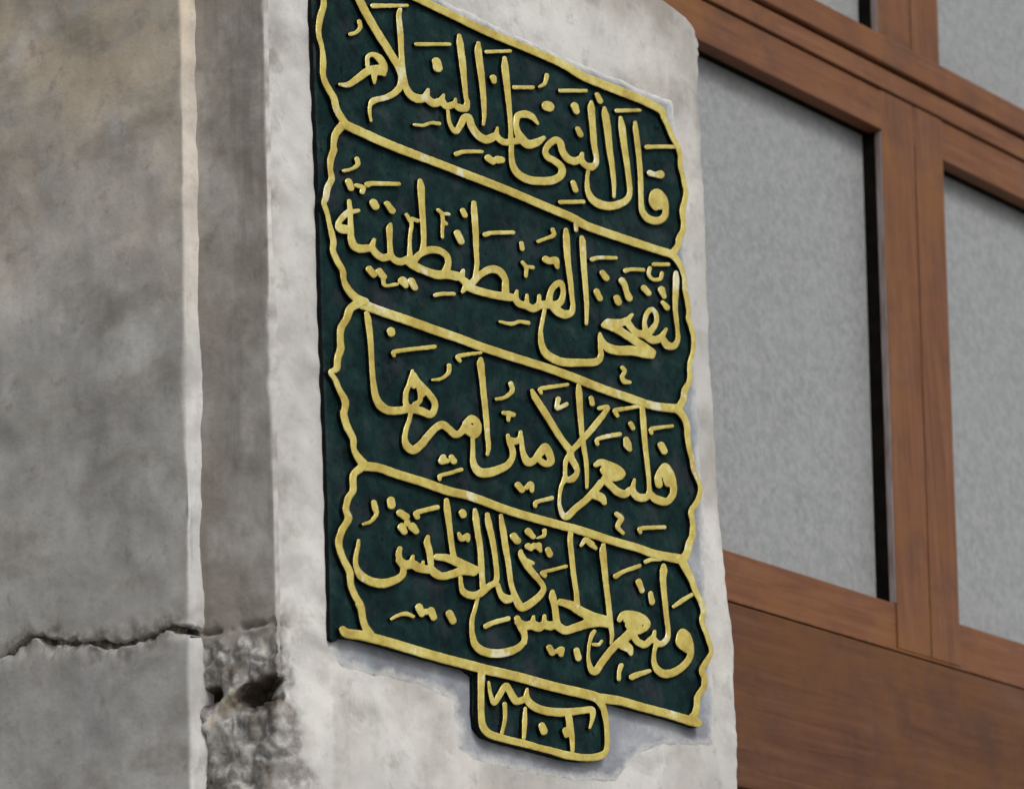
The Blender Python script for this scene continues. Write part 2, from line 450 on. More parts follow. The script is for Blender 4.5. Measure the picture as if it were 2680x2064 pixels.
# ------------------------------------------------------------------ the inscription, drawn in plaque coordinates
# every stroke is a reed pen path on the plaque plane: x, z (from 3.37 m) and half width, in tenths of a millimetre
BRUSH = (0.7277, -0.3896, 1.5827)
BOARD = [-4032,-4763,-4021,-3798,-4011,-2638,-4022,-1762,-4036,-760,-4049,312,-4051,1216,-4051,2436,-4077,3664,-4102,5221,-4129,5972,-3865,6007,-2851,5997,-1988,5981,-790,5963,157,5953,1129,5983,2124,5998,3737,5987,4398,6012,4797,6002,5009,5971,5042,5880,5152,5744,5272,5578,5398,5463,5479,5301,5461,5096,5517,4962,5557,4807,5599,4668,5542,4487,5456,4283,5468,4104,5443,3920,5321,3757,5268,3612,5163,3488,5203,3334,5339,3205,5404,3025,5403,2861,5452,2662,5476,2472,5456,2337,5542,2163,5579,1977,5532,1756,5434,1556,5413,1355,5386,1204,5237,1027,5182,855,5048,690,5117,570,5236,420,5243,199,5278,0,5342,-178,5356,-317,5450,-457,5531,-583,5508,-745,5380,-928,5234,-1082,5248,-1221,5235,-1484,5127,-1660,5046,-1831,4930,-1961,4994,-2120,5137,-2280,5226,-2451,5370,-2612,5434,-2771,5366,-2937,5457,-3092,5547,-3263,5598,-3424,5435,-3620,5289,-3781,5356,-3909,5317,-4073,5131,-4254,5090,-4412,5025,-4558,4992,-4639,5116,-4704,4883,-4693,4244,-4674,3488,-4668,2992,-4661,2647,-4668,2449,-4823,2504,-4962,2531,-5178,2502,-5489,2327,-5630,1912,-5717,1435,-5743,1083,-5732,733,-5727,388,-5719,-182,-5712,-541,-5687,-692,-5575,-713,-5368,-697,-5084,-679,-4771,-945,-4693,-2004,-4684,-2859,-4657,-3489,-4655,-3843,-4679,-3954,-4630]
MORTAR = [-4020,-4759,-3992,-4925,-3892,-5035,-3756,-5098,-3127,-5107,-2360,-5085,-1716,-5119,-1196,-5215,-1089,-5634,-1050,-5951,-644,-6040,112,-6078,985,-6066,2082,-6002,2928,-5875,3196,-5629,3680,-5326,4334,-5120,5725,-4922,5813,-3982,5756,-2689,5775,-1036,5786,304,5759,1994,5723,3360,5657,5435,5506,6324,4753,6291,2661,6226,571,6215,-1026,6241,-3305,6325,-3957,6050,-3985,2781,-3986,-852,-3983,-3778]
SCRIPT = {
'qala': [
 ('L',[3764,5502,47,3790,5328,89,3821,5059,78,3874,4747,71,3914,4432,65,3922,4206,62,3819,4049,78,3574,3904,91,3282,3795,97,2999,3765,102,2799,3812,89,2706,3931,63,2707,4107,46,2743,4262,46]),
 ('L',[4187,5539,42,4190,5408,69,4230,5090,68,4256,4769,63,4256,4442,63,4242,4112,63,4269,3956,78,4432,3869,94,4700,3905,89,4896,4022,82,4962,4170,76,4924,4341,95,4771,4423,95,4632,4362,95,4567,4214,79,4667,4142,84]),
 ('L',[4707,4300,116,4804,4194,85]),
 ('M',[3655,5602,50,4355,5809,40]),
 ('M',[4502,5182,58,4734,5254,48,5368,5429,48]),
 ('D',[4557,4728,74,4718,4743,64,4868,4787,101]),
],
'al_nabi': [
 ('L',[649,4148,59,636,3941,59,679,3781,76,813,3692,90,1078,3670,93,1449,3746,94,1777,3858,90,1980,3999,85,1999,4132,85,1825,4195,85,1628,4213,80,1568,4307,65,1694,4461,75,1876,4580,80,1999,4554,86,2041,4438,81,2159,4342,86,2359,4341,93,2542,4431,76]),
 ('L',[2588,4540,36,2541,4415,76]),
 ('L',[2552,4418,76,2662,4360,76,2840,4368,90,2975,4469,70,2997,4588,62,2950,4817,72,2936,5137,77,2919,5424,88,2928,5549,41]),
 ('L',[2599,4543,39,2565,4422,71]),
 ('L',[3301,5550,42,3317,5424,88,3363,5176,88,3390,4858,78,3443,4548,64,3470,4232,52,3453,4009,37]),
 ('M',[2065,5503,46,2801,5716,43]),
 ('D',[2455,5341,92,2500,5265,77]),
 ('D',[2515,4954,61,2586,4877,73]),
 ('D',[3121,5735,60,3192,5649,75]),
 ('D',[2318,3955,63,2372,3842,67]),
 ('M',[1937,3513,50,2575,3689,49]),
 ('M',[1485,5400,30,1641,5510,45,1714,5675,50]),
 ('D',[1676,5119,119,1739,5129,119]),
],
'alayhi': [
 ('L',[-997,4262,38,-971,4100,43,-896,3999,52,-804,3970,57,-680,4121,72,-578,4270,77,-459,4307,82,-396,4185,82,-237,4075,87,-26,4056,97,195,4172,87,257,4213,58]),
 ('L',[288,4347,31,268,4200,68,432,4144,78,627,4199,73,874,4291,79]),
 ('L',[559,5630,49,561,5464,84,591,5172,74,628,4788,59,645,4478,49,640,4210,59]),
 ('L',[1391,4728,35,1249,4807,75,1053,4799,89,853,4710,74,802,4570,61,817,4448,77,903,4354,104,1093,4289,107,1344,4390,89,1537,4523,50]),
 ('M',[88,5600,44,727,5807,38]),
 ('D',[239,5195,76,257,5138,59]),
 ('M',[798,5193,48,1308,5341,45]),
 ('M',[-812,3598,55,-586,3699,46,-134,3823,40]),
 ('D',[28,3759,82,145,3729,73]),
 ('D',[268,3794,87,377,3824,76]),
],
'as_salam': [
 ('L',[-3237,5582,87,-3152,5518,87,-3004,5350,88,-2728,5093,85,-2470,4881,84,-2233,4670,79,-2132,4532,86,-2181,4350,73,-2345,4181,69,-2574,4039,60,-2777,3951,62,-2879,3892,69,-2949,3796,38,-2965,3672,35,-2937,3553,29]),
 ('L',[-2131,5651,42,-2167,5516,58,-2140,5217,64,-2132,4914,58,-2119,4612,67,-2085,4469,67,-2045,4359,75,-1937,4269,89,-1756,4260,101,-1571,4320,85]),
 ('L',[-1483,4492,36,-1536,4354,80,-1367,4295,93,-1179,4380,83]),
 ('L',[-1091,4513,33,-1143,4405,76,-1020,4341,84,-829,4434,67]),
 ('L',[-786,4531,31,-802,4434,57,-687,4412,86,-533,4449,79,-486,4579,53,-512,4618,48,-542,4920,63,-572,5223,77,-615,5523,77,-630,5667,44]),
 ('L',[-133,5684,44,-142,5539,83,-109,5282,78,-67,4981,68,-49,4673,58,-50,4454,48,-83,4297,33]),
 ('L',[-3661,3942,36,-3453,4003,62,-3184,4205,77,-2957,4373,82,-2757,4424,87,-2611,4467,81,-2595,4578,83,-2702,4668,83,-2868,4671,51,-2981,4584,44,-2981,4449,46]),
 ('L',[-2583,4581,65,-2590,4428,55]),
 ('L',[-2827,4328,60,-2826,4208,28]),
 ('L',[-2866,4437,69,-2709,4491,74]),
 ('M',[-2799,5505,54,-1944,5778,38]),
 ('M',[-3375,4858,41,-3242,4921,37,-3127,5039,41,-3145,5140,46]),
 ('M',[-1734,5186,45,-880,5443,40]),
 ('D',[-1237,5041,95,-1207,4942,100]),
 ('M',[-1858,3797,33,-1618,3854,37,-1431,3948,38,-1222,3996,45]),
],
'la_taftahanna': [
 ('L',[1356,1523,44,1311,1389,44,1237,1187,48,1210,1043,48]),
 ('L',[1219,1088,56,1236,909,68,1325,791,89,1515,740,97,1808,740,93,2307,846,89,2714,953,85,2854,1086,68,2848,1233,50,2849,1421,45]),
 ('L',[2856,1464,38,2922,1339,75,3068,1274,105,3374,1294,109,3739,1380,112,4104,1413,108,4326,1424,72]),
 ('L',[4344,1484,87,4113,1526,97,3807,1583,97,3504,1639,93,3226,1676,111,2995,1638,60]),
 ('L',[2970,1640,60,3102,1718,86,3360,1763,96,3598,1858,81,3804,2018,36]),
 ('L',[3650,1863,81,3771,1772,80,3922,1728,84,4157,1743,92,4363,1711,98,4593,1797,83,4781,1993,42]),
 ('L',[4186,1782,82,4154,1966,49,4257,2166,60,4408,2250,60,4512,2178,57,4489,2029,60,4322,1854,82]),
 ('L',[4672,1799,73,4783,1712,96,4998,1754,78,5112,1901,58,5118,2064,50,5100,2253,58,5086,2460,61,5122,2712,74,5157,2964,82,5163,3088,53]),
 ('M',[2749,2729,55,2957,2808,46,3425,2922,43]),
 ('D',[3027,2560,71,3124,2497,76]),
 ('D',[2835,2189,75,2916,2091,70]),
 ('M',[3683,2762,56,3856,2829,43,4214,2910,44]),
 ('D',[3576,2560,80,3649,2498,72,3692,2397,67,3762,2303,84]),
 ('D',[3395,2214,79,3442,2154,83]),
 ('D',[4200,2585,74,4326,2527,73]),
 ('M',[4530,3085,47,4964,3193,44]),
 ('M',[4412,2991,50,4368,2867,47,4481,2806,42,4697,2871,47,4760,2988,44]),
 ('D',[4720,2679,89,4792,2583,61]),
 ('D',[4736,2457,52,4855,2397,71]),
 ('M',[3464,1021,50,3524,971,51,3439,858,50,3497,793,61,3652,811,42]),
],
'al_qustantiniyya': [
 ('L',[-3522,2088,43,-3513,1952,53,-3505,1808,52,-3503,1648,58,-3502,1517,67,-3453,1398,80,-3304,1381,89,-3085,1445,79]),
 ('L',[-2948,1614,38,-3008,1482,67,-2913,1403,76,-2762,1375,81,-2585,1435,77]),
 ('L',[-3517,1936,58,-3706,1770,62,-3811,1627,51,-3746,1568,64,-3552,1606,71]),
 ('L',[-3733,1610,75,-3561,1640,62]),
 ('L',[-3431,1944,49,-3311,1993,40]),
 ('L',[-2538,1970,38,-2569,1888,68,-2570,1666,52,-2556,1478,63,-2476,1418,72,-2321,1416,80,-2140,1509,77]),
 ('L',[-2139,2229,41,-2064,2167,46,-2018,2104,41,-2065,1913,38,-2084,1745,41,-2088,1566,59]),
 ('L',[-2007,2196,44,-1861,2204,44]),
 ('L',[-2142,1472,82,-1966,1434,90,-1698,1419,83,-1405,1432,97,-1174,1496,97,-922,1528,98]),
 ('L',[-753,1667,39,-805,1557,75]),
 ('L',[-2030,1477,78,-1843,1658,69,-1589,1793,81,-1338,1844,79,-1158,1800,67,-1130,1687,67,-1194,1551,84]),
 ('L',[-1771,2888,48,-1754,2772,79,-1747,2474,65,-1728,2179,60,-1731,1879,57,-1768,1736,66]),
 ('L',[-415,2882,49,-412,2738,71,-397,2391,66,-398,2087,57,-392,1861,52,-457,1618,52]),
 ('L',[-804,1517,75,-670,1453,94,-793,1303,37]),
 ('L',[-671,1422,89,-417,1416,87,51,1454,87,408,1507,94,553,1537,67]),
 ('L',[632,1663,37,588,1538,67,667,1466,82,883,1471,82,1050,1465,82,1250,1572,92,1498,1642,93]),
 ('L',[-564,1486,80,-332,1691,71,-66,1851,87,172,1891,86,327,1795,72,328,1658,77,327,1528,86]),
 ('L',[895,1658,35,880,1501,60]),
 ('L',[1224,1726,41,1203,1579,58]),
 ('L',[1475,1659,83,1531,1843,67,1649,1996,71,1817,2086,74,1884,1991,57,1854,1844,67,1747,1717,86,1572,1652,88]),
 ('L',[1594,1626,93,1738,1575,103,1909,1574,97,2087,1651,74,2137,1787,54,2120,1939,55,2099,2168,62,2066,2394,65,2045,2624,75,2040,2905,82,2038,3054,52]),
 ('L',[2470,3038,50,2488,2940,76,2490,2625,70,2505,2313,65,2519,2003,58,2515,1767,50,2486,1550,36]),
 ('D',[-3078,1114,71,-2972,1053,71]),
 ('D',[-2838,1137,72,-2732,1075,70]),
 ('M',[-2745,1036,49,-2705,943,38,-2405,1038,36]),
 ('D',[-2269,1123,95,-2195,1060,54]),
 ('D',[-2056,1168,82,-1972,1085,64]),
 ('M',[-3622,2553,36,-3425,2636,36,-3280,2749,49,-3298,2832,52]),
 ('D',[-3509,2407,71,-3459,2317,64]),
 ('D',[-3327,2397,45,-3175,2401,56,-3189,2331,54]),
 ('M',[-3052,2485,65,-2930,2533,50,-2295,2695,46]),
 ('D',[-2922,2224,83,-2880,2176,83]),
 ('D',[-2601,2294,59,-2473,2209,71]),
 ('M',[-1322,2523,42,-1233,2478,42,-1216,2362,47,-1235,2221,35,-1242,2092,34]),
 ('M',[-1210,2492,42,-1059,2523,39]),
 ('M',[-1194,2352,56,-1137,2344,45]),
 ('D',[-694,2679,59,-640,2614,59]),
 ('D',[-855,2258,77,-770,2144,73]),
 ('M',[-138,2419,55,67,2502,46,610,2649,45]),
 ('D',[818,2517,49,836,2429,53]),
 ('M',[1274,2664,41,1501,2776,39,1705,2883,50,1686,2972,50]),
 ('M',[833,2197,44,925,2127,49,904,1983,37]),
 ('M',[950,2149,41,1097,2177,44]),
 ('D',[1452,2405,81,1574,2405,79,1724,2450,87,1766,2343,44]),
 ('M',[-1476,1085,46,-1303,1149,44,-1003,1222,41]),
 ('M',[168,1043,30,452,1072,48,696,1167,40,913,1196,48]),
],
'fa_la_nima': [
 ('L',[1639,-1325,40,1596,-1424,40]),
 ('L',[1757,-1212,58,1613,-1361,43,1552,-1553,38,1541,-1705,43,1616,-1840,62,1736,-1844,81,1967,-1667,79,2224,-1497,76,2484,-1294,83,2697,-1100,83]),
 ('L',[2506,-1336,98,2703,-1350,93,2772,-1420,54]),
 ('L',[2582,-818,59,2723,-751,79,2922,-764,104,3146,-780,104,3307,-825,79,3161,-915,79,2933,-946,94,2789,-867,84]),
 ('L',[2840,-857,118,3015,-852,119]),
 ('L',[2803,-1018,84,2996,-1102,81,3142,-1157,89,3343,-1159,91,3502,-1063,80]),
 ('L',[3646,-857,35,3580,-1047,75,3700,-1132,90,3906,-1110,88,4036,-1027,70,4059,-875,50,4047,-644,55,4018,-370,61,3992,-63,66,3979,247,71,3970,449,61]),
 ('L',[4049,-986,65,4167,-1056,86,4320,-1075,99,4556,-1045,86,4740,-881,82,4756,-690,84,4678,-533,92,4556,-440,71,4432,-520,66,4328,-682,86,4344,-795,91]),
 ('L',[4546,-560,102,4610,-719,92]),
 ('M',[3257,155,45,3200,228,58,3460,315,45,3854,440,43]),
 ('D',[3621,93,60,3679,27,52]),
 ('M',[2659,-450,47,2652,-382,47,2909,-274,50,3296,-155,52]),
 ('D',[3470,-204,65,3501,-290,95,3559,-356,55]),
 ('M',[4209,61,49,4214,125,56,4455,207,46,4830,310,39]),
 ('D',[4468,-97,82,4552,-182,80]),
 ('M',[3100,-1540,54,3218,-1598,71,3108,-1752,54,3252,-1834,41]),
 ('M',[3743,-1727,42,3730,-1672,50,3959,-1609,48,4446,-1508,44]),
],
'al_amir': [
 ('L',[-656,-1050,46,-665,-1199,48,-675,-1377,57,-647,-1488,73,-514,-1566,99,-283,-1529,100,1,-1415,91,217,-1298,79,343,-1154,64,351,-1018,68,276,-915,56,247,-817,45]),
 ('L',[278,-870,56,430,-875,75,553,-798,59,588,-693,43]),
 ('L',[590,-775,52,605,-906,52,643,-1047,66,743,-1146,93,913,-1085,78,1090,-918,93,1218,-801,84,1313,-879,91,1359,-1013,81,1211,-1081,72,1058,-1052,67]),
 ('L',[929,72,40,1006,-25,72,1211,-192,77,1438,-385,77,1667,-580,72,1876,-718,77,1915,-846,77,2029,-960,70,2051,-1061,56,1915,-1187,82,1742,-1229,56,1729,-1081,44,1764,-923,56,1883,-793,73]),
 ('L',[1695,-1208,38,1625,-1358,40]),
 ('L',[2743,168,48,2974,242,52,2916,144,60,2728,-35,74,2487,-256,74,2224,-479,73,1951,-703,63]),
 ('L',[2204,436,51,2207,298,79,2211,23,69,2226,-280,59,2266,-577,57,2312,-797,54,2320,-1023,49,2303,-1254,35]),
 ('L',[1221,-795,67,1333,-922,86]),
 ('L',[1206,-843,57,1180,-878,48]),
 ('M',[0,-274,39,215,-198,42,412,-50,52,383,64,55]),
 ('M',[163,-463,43,316,-445,61,423,-437,52]),
 ('M',[304,-462,56,286,-556,40]),
 ('M',[1181,89,40,1161,146,50,1383,225,48,1905,386,41]),
 ('M',[1640,83,60,1610,1,48,1605,-77,56,1857,46,47]),
 ('D',[2540,295,59,2563,204,57]),
 ('D',[460,-1576,67,561,-1637,71]),
 ('D',[683,-1576,52,793,-1510,75,830,-1599,47]),
 ('M',[899,-1838,42,915,-1775,49,1110,-1700,45,1354,-1615,48]),
],
'amiruha': [
 ('L',[-3175,383,49,-3147,288,66,-3113,80,62,-3093,-203,53,-3083,-488,53,-3060,-698,57,-3025,-876,70,-2912,-1009,86,-2688,-1043,87,-2380,-968,80,-2180,-893,80]),
 ('L',[-2106,-283,31,-2157,-425,49,-2206,-538,49,-2278,-655,52,-2302,-790,55,-2278,-900,64]),
 ('L',[-2076,-335,54,-2025,-425,77,-1895,-483,72,-1722,-569,71,-1593,-665,68,-1595,-782,65,-1705,-895,77,-1937,-884,85,-2180,-908,80]),
 ('L',[-2114,-445,76,-2085,-518,63]),
 ('L',[-1964,-528,50,-1935,-623,50,-1951,-728,49,-2066,-811,63]),
 ('L',[-1886,-525,68,-1869,-623,41]),
 ('L',[-2183,-966,43,-2222,-1090,45,-2306,-1251,49,-2347,-1418,58,-2297,-1522,80,-2145,-1548,91,-1964,-1431,85,-1802,-1275,81,-1593,-1086,77,-1409,-992,83,-1254,-1029,75,-1100,-1084,80,-937,-1006,73,-791,-836,78,-672,-737,74]),
 ('L',[-816,-849,81,-673,-738,81,-538,-783,79,-527,-906,79,-630,-994,78,-800,-971,60]),
 ('L',[-773,-899,64,-590,-890,74]),
 ('L',[-384,296,47,-389,206,82,-358,-55,67,-329,-346,65,-300,-636,60,-282,-928,56,-266,-1116,51,-301,-1241,35]),
 ('D',[-2597,241,82,-2587,210,79]),
 ('M',[-2538,-142,38,-2540,-84,46,-2246,20,45,-1536,234,47]),
 ('M',[-1609,-318,29,-1393,-248,37,-1205,-111,44,-1187,11,48]),
 ('M',[-908,148,39,-951,205,54,-752,284,42,-366,405,36]),
 ('D',[-1412,-1514,68,-1449,-1587,65,-1313,-1545,56]),
 ('D',[-1208,-1465,54,-1155,-1520,71]),
 ('M',[-1516,-1882,38,-1502,-1822,45,-1290,-1743,41,-973,-1617,44]),
],
'wa_la_nima': [
 ('L',[3033,-3308,63,3141,-3208,73,3393,-3180,103,3668,-3193,103,3802,-3262,74,3679,-3365,64,3449,-3411,103,3292,-3347,98]),
 ('L',[3261,-3262,107,3534,-3292,118]),
 ('L',[3359,-3441,107,3160,-3594,112,2900,-3749,87,2690,-3917,85,2479,-4107,84,2321,-4265,86,2200,-4269,71,2136,-4147,46,2135,-4000,36,2185,-3814,40,2268,-3675,55,2326,-3621,43]),
 ('L',[3101,-3709,116,3260,-3750,88,3303,-3826,49]),
 ('L',[2280,-3843,40,2428,-3819,38,2511,-3749,36]),
 ('L',[3391,-3511,83,3510,-3597,76,3710,-3609,79,3897,-3488,77]),
 ('L',[3998,-3347,42,3961,-3477,69,4122,-3534,71,4308,-3443,72,4385,-3301,58,4357,-3031,62,4331,-2730,65,4313,-2427,75,4345,-2267,92,4352,-2181,55]),
 ('L',[4017,-3567,54,3955,-3705,47,3937,-3859,59,4009,-3968,79,4208,-4015,91,4496,-3940,91,4767,-3795,88,4969,-3618,80,5013,-3427,75,4923,-3265,86,4779,-3220,72,4684,-3328,65,4690,-3434,75,4909,-3505,75]),
 ('L',[4810,-3307,95,4891,-3416,85]),
 ('M',[2989,-2601,63,3198,-2489,47,3665,-2306,48]),
 ('M',[3851,-2203,50,4036,-2131,45,4297,-2076,45]),
 ('D',[3623,-2580,71,3708,-2709,61]),
 ('D',[3948,-2720,58,3976,-2853,71]),
 ('M',[4594,-2823,42,4812,-2700,58,5141,-2528,45]),
 ('M',[3023,-4065,56,2958,-4179,46,2943,-4300,48]),
 ('M',[3310,-4206,70,3465,-4144,68,3801,-4031,45]),
 ('D',[1833,-4012,68,1873,-4123,74]),
],
'al_jaysh': [
 ('L',[-689,-3615,38,-766,-3786,43,-843,-3956,49,-865,-4144,52,-829,-4294,67]),
 ('L',[-836,-4272,63,-789,-4350,73,-624,-4415,85,-330,-4410,89,16,-4333,89,299,-4215,78,458,-4081,64,478,-3955,57]),
 ('L',[458,-4111,57,463,-3966,69,370,-3866,72,296,-3756,69]),
 ('L',[315,-3810,74,499,-3837,90,665,-3795,97,852,-3800,97,973,-3743,84,1163,-3726,98,1297,-3674,80]),
 ('L',[721,-3655,37,677,-3786,79]),
 ('L',[1006,-3596,42,985,-3734,65]),
 ('L',[1244,-3162,49,1243,-3251,83,1291,-3404,70,1314,-3591,75,1333,-3661,80]),
 ('L',[1354,-3701,89,1542,-3736,89,1812,-3647,93,2110,-3538,100,2358,-3466,110,2687,-3388,106]),
 ('L',[1442,-3297,74,1717,-3298,90,1954,-3349,100,2291,-3389,101,2688,-3385,96]),
 ('L',[1803,-2082,57,1779,-2251,62,1800,-2471,62,1827,-2764,59,1879,-3051,57,1888,-3257,67]),
 ('L',[2141,-3422,86,2383,-3448,96,2703,-3424,101]),
 ('L',[2677,-2145,51,2656,-2270,83,2676,-2492,73,2703,-2788,63,2742,-3081,63,2768,-3376,63,2801,-3594,50,2764,-3749,35]),
 ('M',[2082,-2255,37,2212,-2140,68,2331,-2186,56,2475,-2227,44]),
 ('M',[2263,-2116,37,2381,-2177,58]),
 ('M',[1074,-2935,47,1006,-2896,45,1273,-2804,42,1653,-2676,38]),
 ('M',[-497,-4011,56,-311,-3923,53,74,-3793,53]),
 ('D',[1113,-4082,67,1191,-4150,71]),
 ('D',[1312,-4108,58,1421,-4069,75,1416,-4143,56]),
],
'dhalika': [
 ('L',[-676,-2209,46,-661,-2344,73,-628,-2554,64,-583,-2763,64,-566,-3048,64,-556,-3262,59,-552,-3391,63]),
 ('L',[-1100,-3352,40,-1086,-3499,49,-1012,-3575,70,-811,-3582,79,-604,-3507,80,-391,-3362,71,-221,-3268,62,-183,-3123,55,-212,-2839,57,-275,-2561,64,-343,-2356,73,-365,-2221,53]),
 ('L',[-171,-3309,53,-99,-3441,64,36,-3490,96,164,-3460,73,238,-3382,51]),
 ('L',[-22,-2170,42,13,-2361,66,65,-2643,69,128,-2922,60,168,-3206,55,250,-3380,63,334,-3510,81,448,-3552,90,688,-3435,85,910,-3280,77,1018,-3143,58,903,-3032,61,721,-2932,70,565,-2814,79,466,-2715,67,458,-2658,51]),
 ('L',[613,-2791,70,766,-2789,39]),
 ('D',[297,-2439,79,391,-2498,76]),
 ('D',[681,-2286,75,806,-2351,58]),
 ('M',[924,-2351,26,1095,-2278,42,1112,-2197,52]),
 ('D',[665,-2532,73,746,-2554,56]),
 ('D',[939,-2481,83,994,-2545,38]),
 ('D',[820,-2496,66,820,-2503,66]),
 ('D',[1187,-2494,66,1230,-2557,72]),
],
'al_jayshu': [
 ('L',[-3518,-3220,31,-3543,-3335,41,-3597,-3483,43,-3593,-3634,51,-3477,-3751,81,-3248,-3796,84,-2972,-3775,93,-2713,-3685,82,-2515,-3569,68,-2488,-3463,57,-2538,-3374,57,-2587,-3271,63,-2556,-3167,51]),
 ('L',[-2569,-3352,77,-2442,-3399,94,-2267,-3353,92,-2095,-3385,84,-1876,-3367,84]),
 ('L',[-2250,-3230,37,-2288,-3343,70]),
 ('L',[-2002,-3270,33,-2039,-3354,53]),
 ('L',[-1868,-2855,40,-1894,-2946,69,-1840,-3092,66,-1817,-3271,64]),
 ('L',[-1821,-3350,78,-1681,-3405,84,-1504,-3402,78,-1165,-3282,88,-1005,-3217,106,-757,-3209,77]),
 ('L',[-1667,-3131,67,-1422,-3103,79,-1201,-3117,94,-934,-3147,95,-664,-3156,68]),
 ('L',[-1385,-2191,52,-1370,-2332,72,-1329,-2611,59,-1289,-2890,56,-1249,-3069,63]),
 ('M',[-3380,-2944,33,-3208,-2869,38,-3075,-2732,43,-3103,-2639,62,-3127,-2560,50]),
 ('D',[-2721,-2452,80,-2707,-2520,83]),
 ('D',[-2513,-2602,70,-2374,-2639,77]),
 ('D',[-2479,-2815,83,-2418,-2881,61]),
 ('D',[-2228,-2760,86,-2133,-2820,60]),
 ('D',[-2345,-2719,62,-2336,-2745,62]),
 ('M',[-2100,-2587,58,-2119,-2534,58,-1940,-2457,52,-1604,-2342,54]),
 ('D',[-988,-2302,72,-956,-2339,68]),
 ('M',[-1086,-2659,41,-1023,-2729,61,-884,-2657,62,-865,-2718,42]),
 ('M',[-2783,-4280,33,-2608,-4192,38,-2434,-4145,48,-2263,-4157,33]),
 ('D',[-2129,-3988,75,-2064,-4082,68]),
 ('D',[-1842,-3995,77,-1777,-4089,67]),
 ('D',[-1964,-4023,53,-1954,-4042,53]),
 ('D',[-1390,-3960,75,-1307,-4062,73]),
],
'sana': [
 ('L',[-483,-4882,29,-458,-5033,36,-398,-5166,52,-331,-5172,56,-208,-5024,68,-63,-4876,71,25,-4931,68,133,-5036,74,222,-5075,75,434,-5000,71]),
 ('L',[486,-4839,29,463,-4978,71,591,-5073,81,891,-5115,85,1363,-5076,91,1846,-4979,73,2139,-4917,74,2187,-4980,64,2149,-5102,45,2093,-5212,30]),
],
'numeral_a': [
 ('L',[-103,-5164,47,-103,-5348,45,-146,-5496,40,-200,-5638,39]),
],
'numeral_b': [
 ('L',[412,-5157,38,389,-5346,55,370,-5491,49,347,-5630,40]),
],
'numeral_c': [
 ('L',[822,-5368,73,873,-5447,78]),
],
'numeral_d': [
 ('L',[1517,-5079,73,1546,-5176,75,1559,-5319,82,1597,-5458,56,1595,-5653,45]),
 ('L',[1438,-5351,72,1457,-5420,61]),
],
'border': [
 ('L',[-1988,5981,90,-1577,5977,90,-790,5963,89,157,5953,90,1129,5983,90,2124,5998,94,2753,5946,101,3737,5987,111,4398,6012,104,4797,6002,98,5009,5971,91,5042,5880,75,5152,5744,67,5272,5578,67,5398,5463,70,5479,5301,59,5461,5096,56,5517,4962,54,5557,4807,59,5599,4668,62,5542,4487,64,5456,4283,73,5468,4104,62]),
 ('L',[5477,4143,59,5471,4075,59,5443,3920,69,5321,3757,80,5268,3612,74,5163,3488,83,5062,3405,95]),
 ('L',[5061,3397,95,5203,3334,79,5339,3205,64,5404,3025,53,5403,2861,61,5452,2662,61,5476,2472,53,5456,2337,59,5542,2163,58,5579,1977,53,5532,1756,53,5434,1556,55,5408,1421,58,5415,1342,58]),
 ('L',[5413,1355,58,5386,1204,68,5237,1027,78,5182,855,81,5048,690,93]),
 ('L',[4938,642,98,5117,570,81,5236,420,75,5243,199,70,5278,0,62,5342,-178,57,5356,-317,57,5450,-457,54,5531,-583,50,5508,-745,57,5380,-928,70,5234,-1082,72,5248,-1221,64,5263,-1347,62]),
 ('L',[5262,-1330,67,5238,-1452,77,5232,-1515,80,5127,-1660,90,5046,-1831,94,4930,-1961,102]),
 ('L',[4850,-1975,101,4994,-2120,89,5137,-2280,76,5226,-2451,66,5370,-2612,69,5434,-2771,69,5366,-2937,59,5457,-3092,59,5547,-3263,56,5598,-3424,51,5435,-3620,73,5289,-3781,69,5356,-3909,73,5327,-4081,73]),
 ('L',[5317,-4073,73,5131,-4254,82,5090,-4412,75,5025,-4558,88,4939,-4647,100,5116,-4704,85]),
 ('L',[-4019,5292,54,-4014,5128,59,-4097,4923,65,-4147,4714,56,-4141,4581,52,-4073,4408,45,-4059,4189,64,-4067,3964,55,-3977,3813,64,-3832,3677,70,-3774,3516,70,-3650,3388,74,-3567,3308,94]),
 ('L',[-3632,3290,85,-3807,3093,73,-3861,2916,58,-3866,2783,58]),
 ('L',[-3857,2826,69,-3939,2643,67,-3956,2477,51,-3929,2338,64,-4031,2165,66,-4079,1992,63,-4125,1893,51,-4057,1752,46,-4010,1590,46,-3962,1458,60,-3925,1322,60,-3940,1188,57,-3850,1052,63,-3728,924,63,-3702,772,54,-3590,641,77,-3423,566,84,-3230,554,87]),
 ('L',[-3374,494,93,-3571,360,79,-3663,181,72,-3797,6,71,-3825,-172,63,-3821,-327,74,-3901,-502,68,-3928,-664,62,-4078,-747,43,-3976,-830,50,-3877,-978,54,-3747,-1133,71,-3786,-1325,62]),
 ('L',[-3789,-1294,65,-3787,-1364,69,-3710,-1530,71,-3589,-1674,62,-3575,-1840,54,-3474,-1945,73,-3351,-2026,91]),
 ('L',[-3395,-2070,87,-3590,-2221,71,-3617,-2366,67,-3622,-2479,65,-3743,-2628,67,-3801,-2792,58]),
 ('L',[-3803,-2788,58,-3784,-2840,61,-3747,-2944,73,-3889,-3123,70,-3979,-3306,68,-3963,-3440,61,-3866,-3601,61,-3747,-3745,70,-3734,-3921,61,-3636,-4082,61,-3517,-4212,66,-3481,-4371,66,-3425,-4512,59]),
 ('L',[-3564,-4195,64,-3515,-4255,61,-3489,-4388,58,-3421,-4514,66,-3320,-4606,83]),
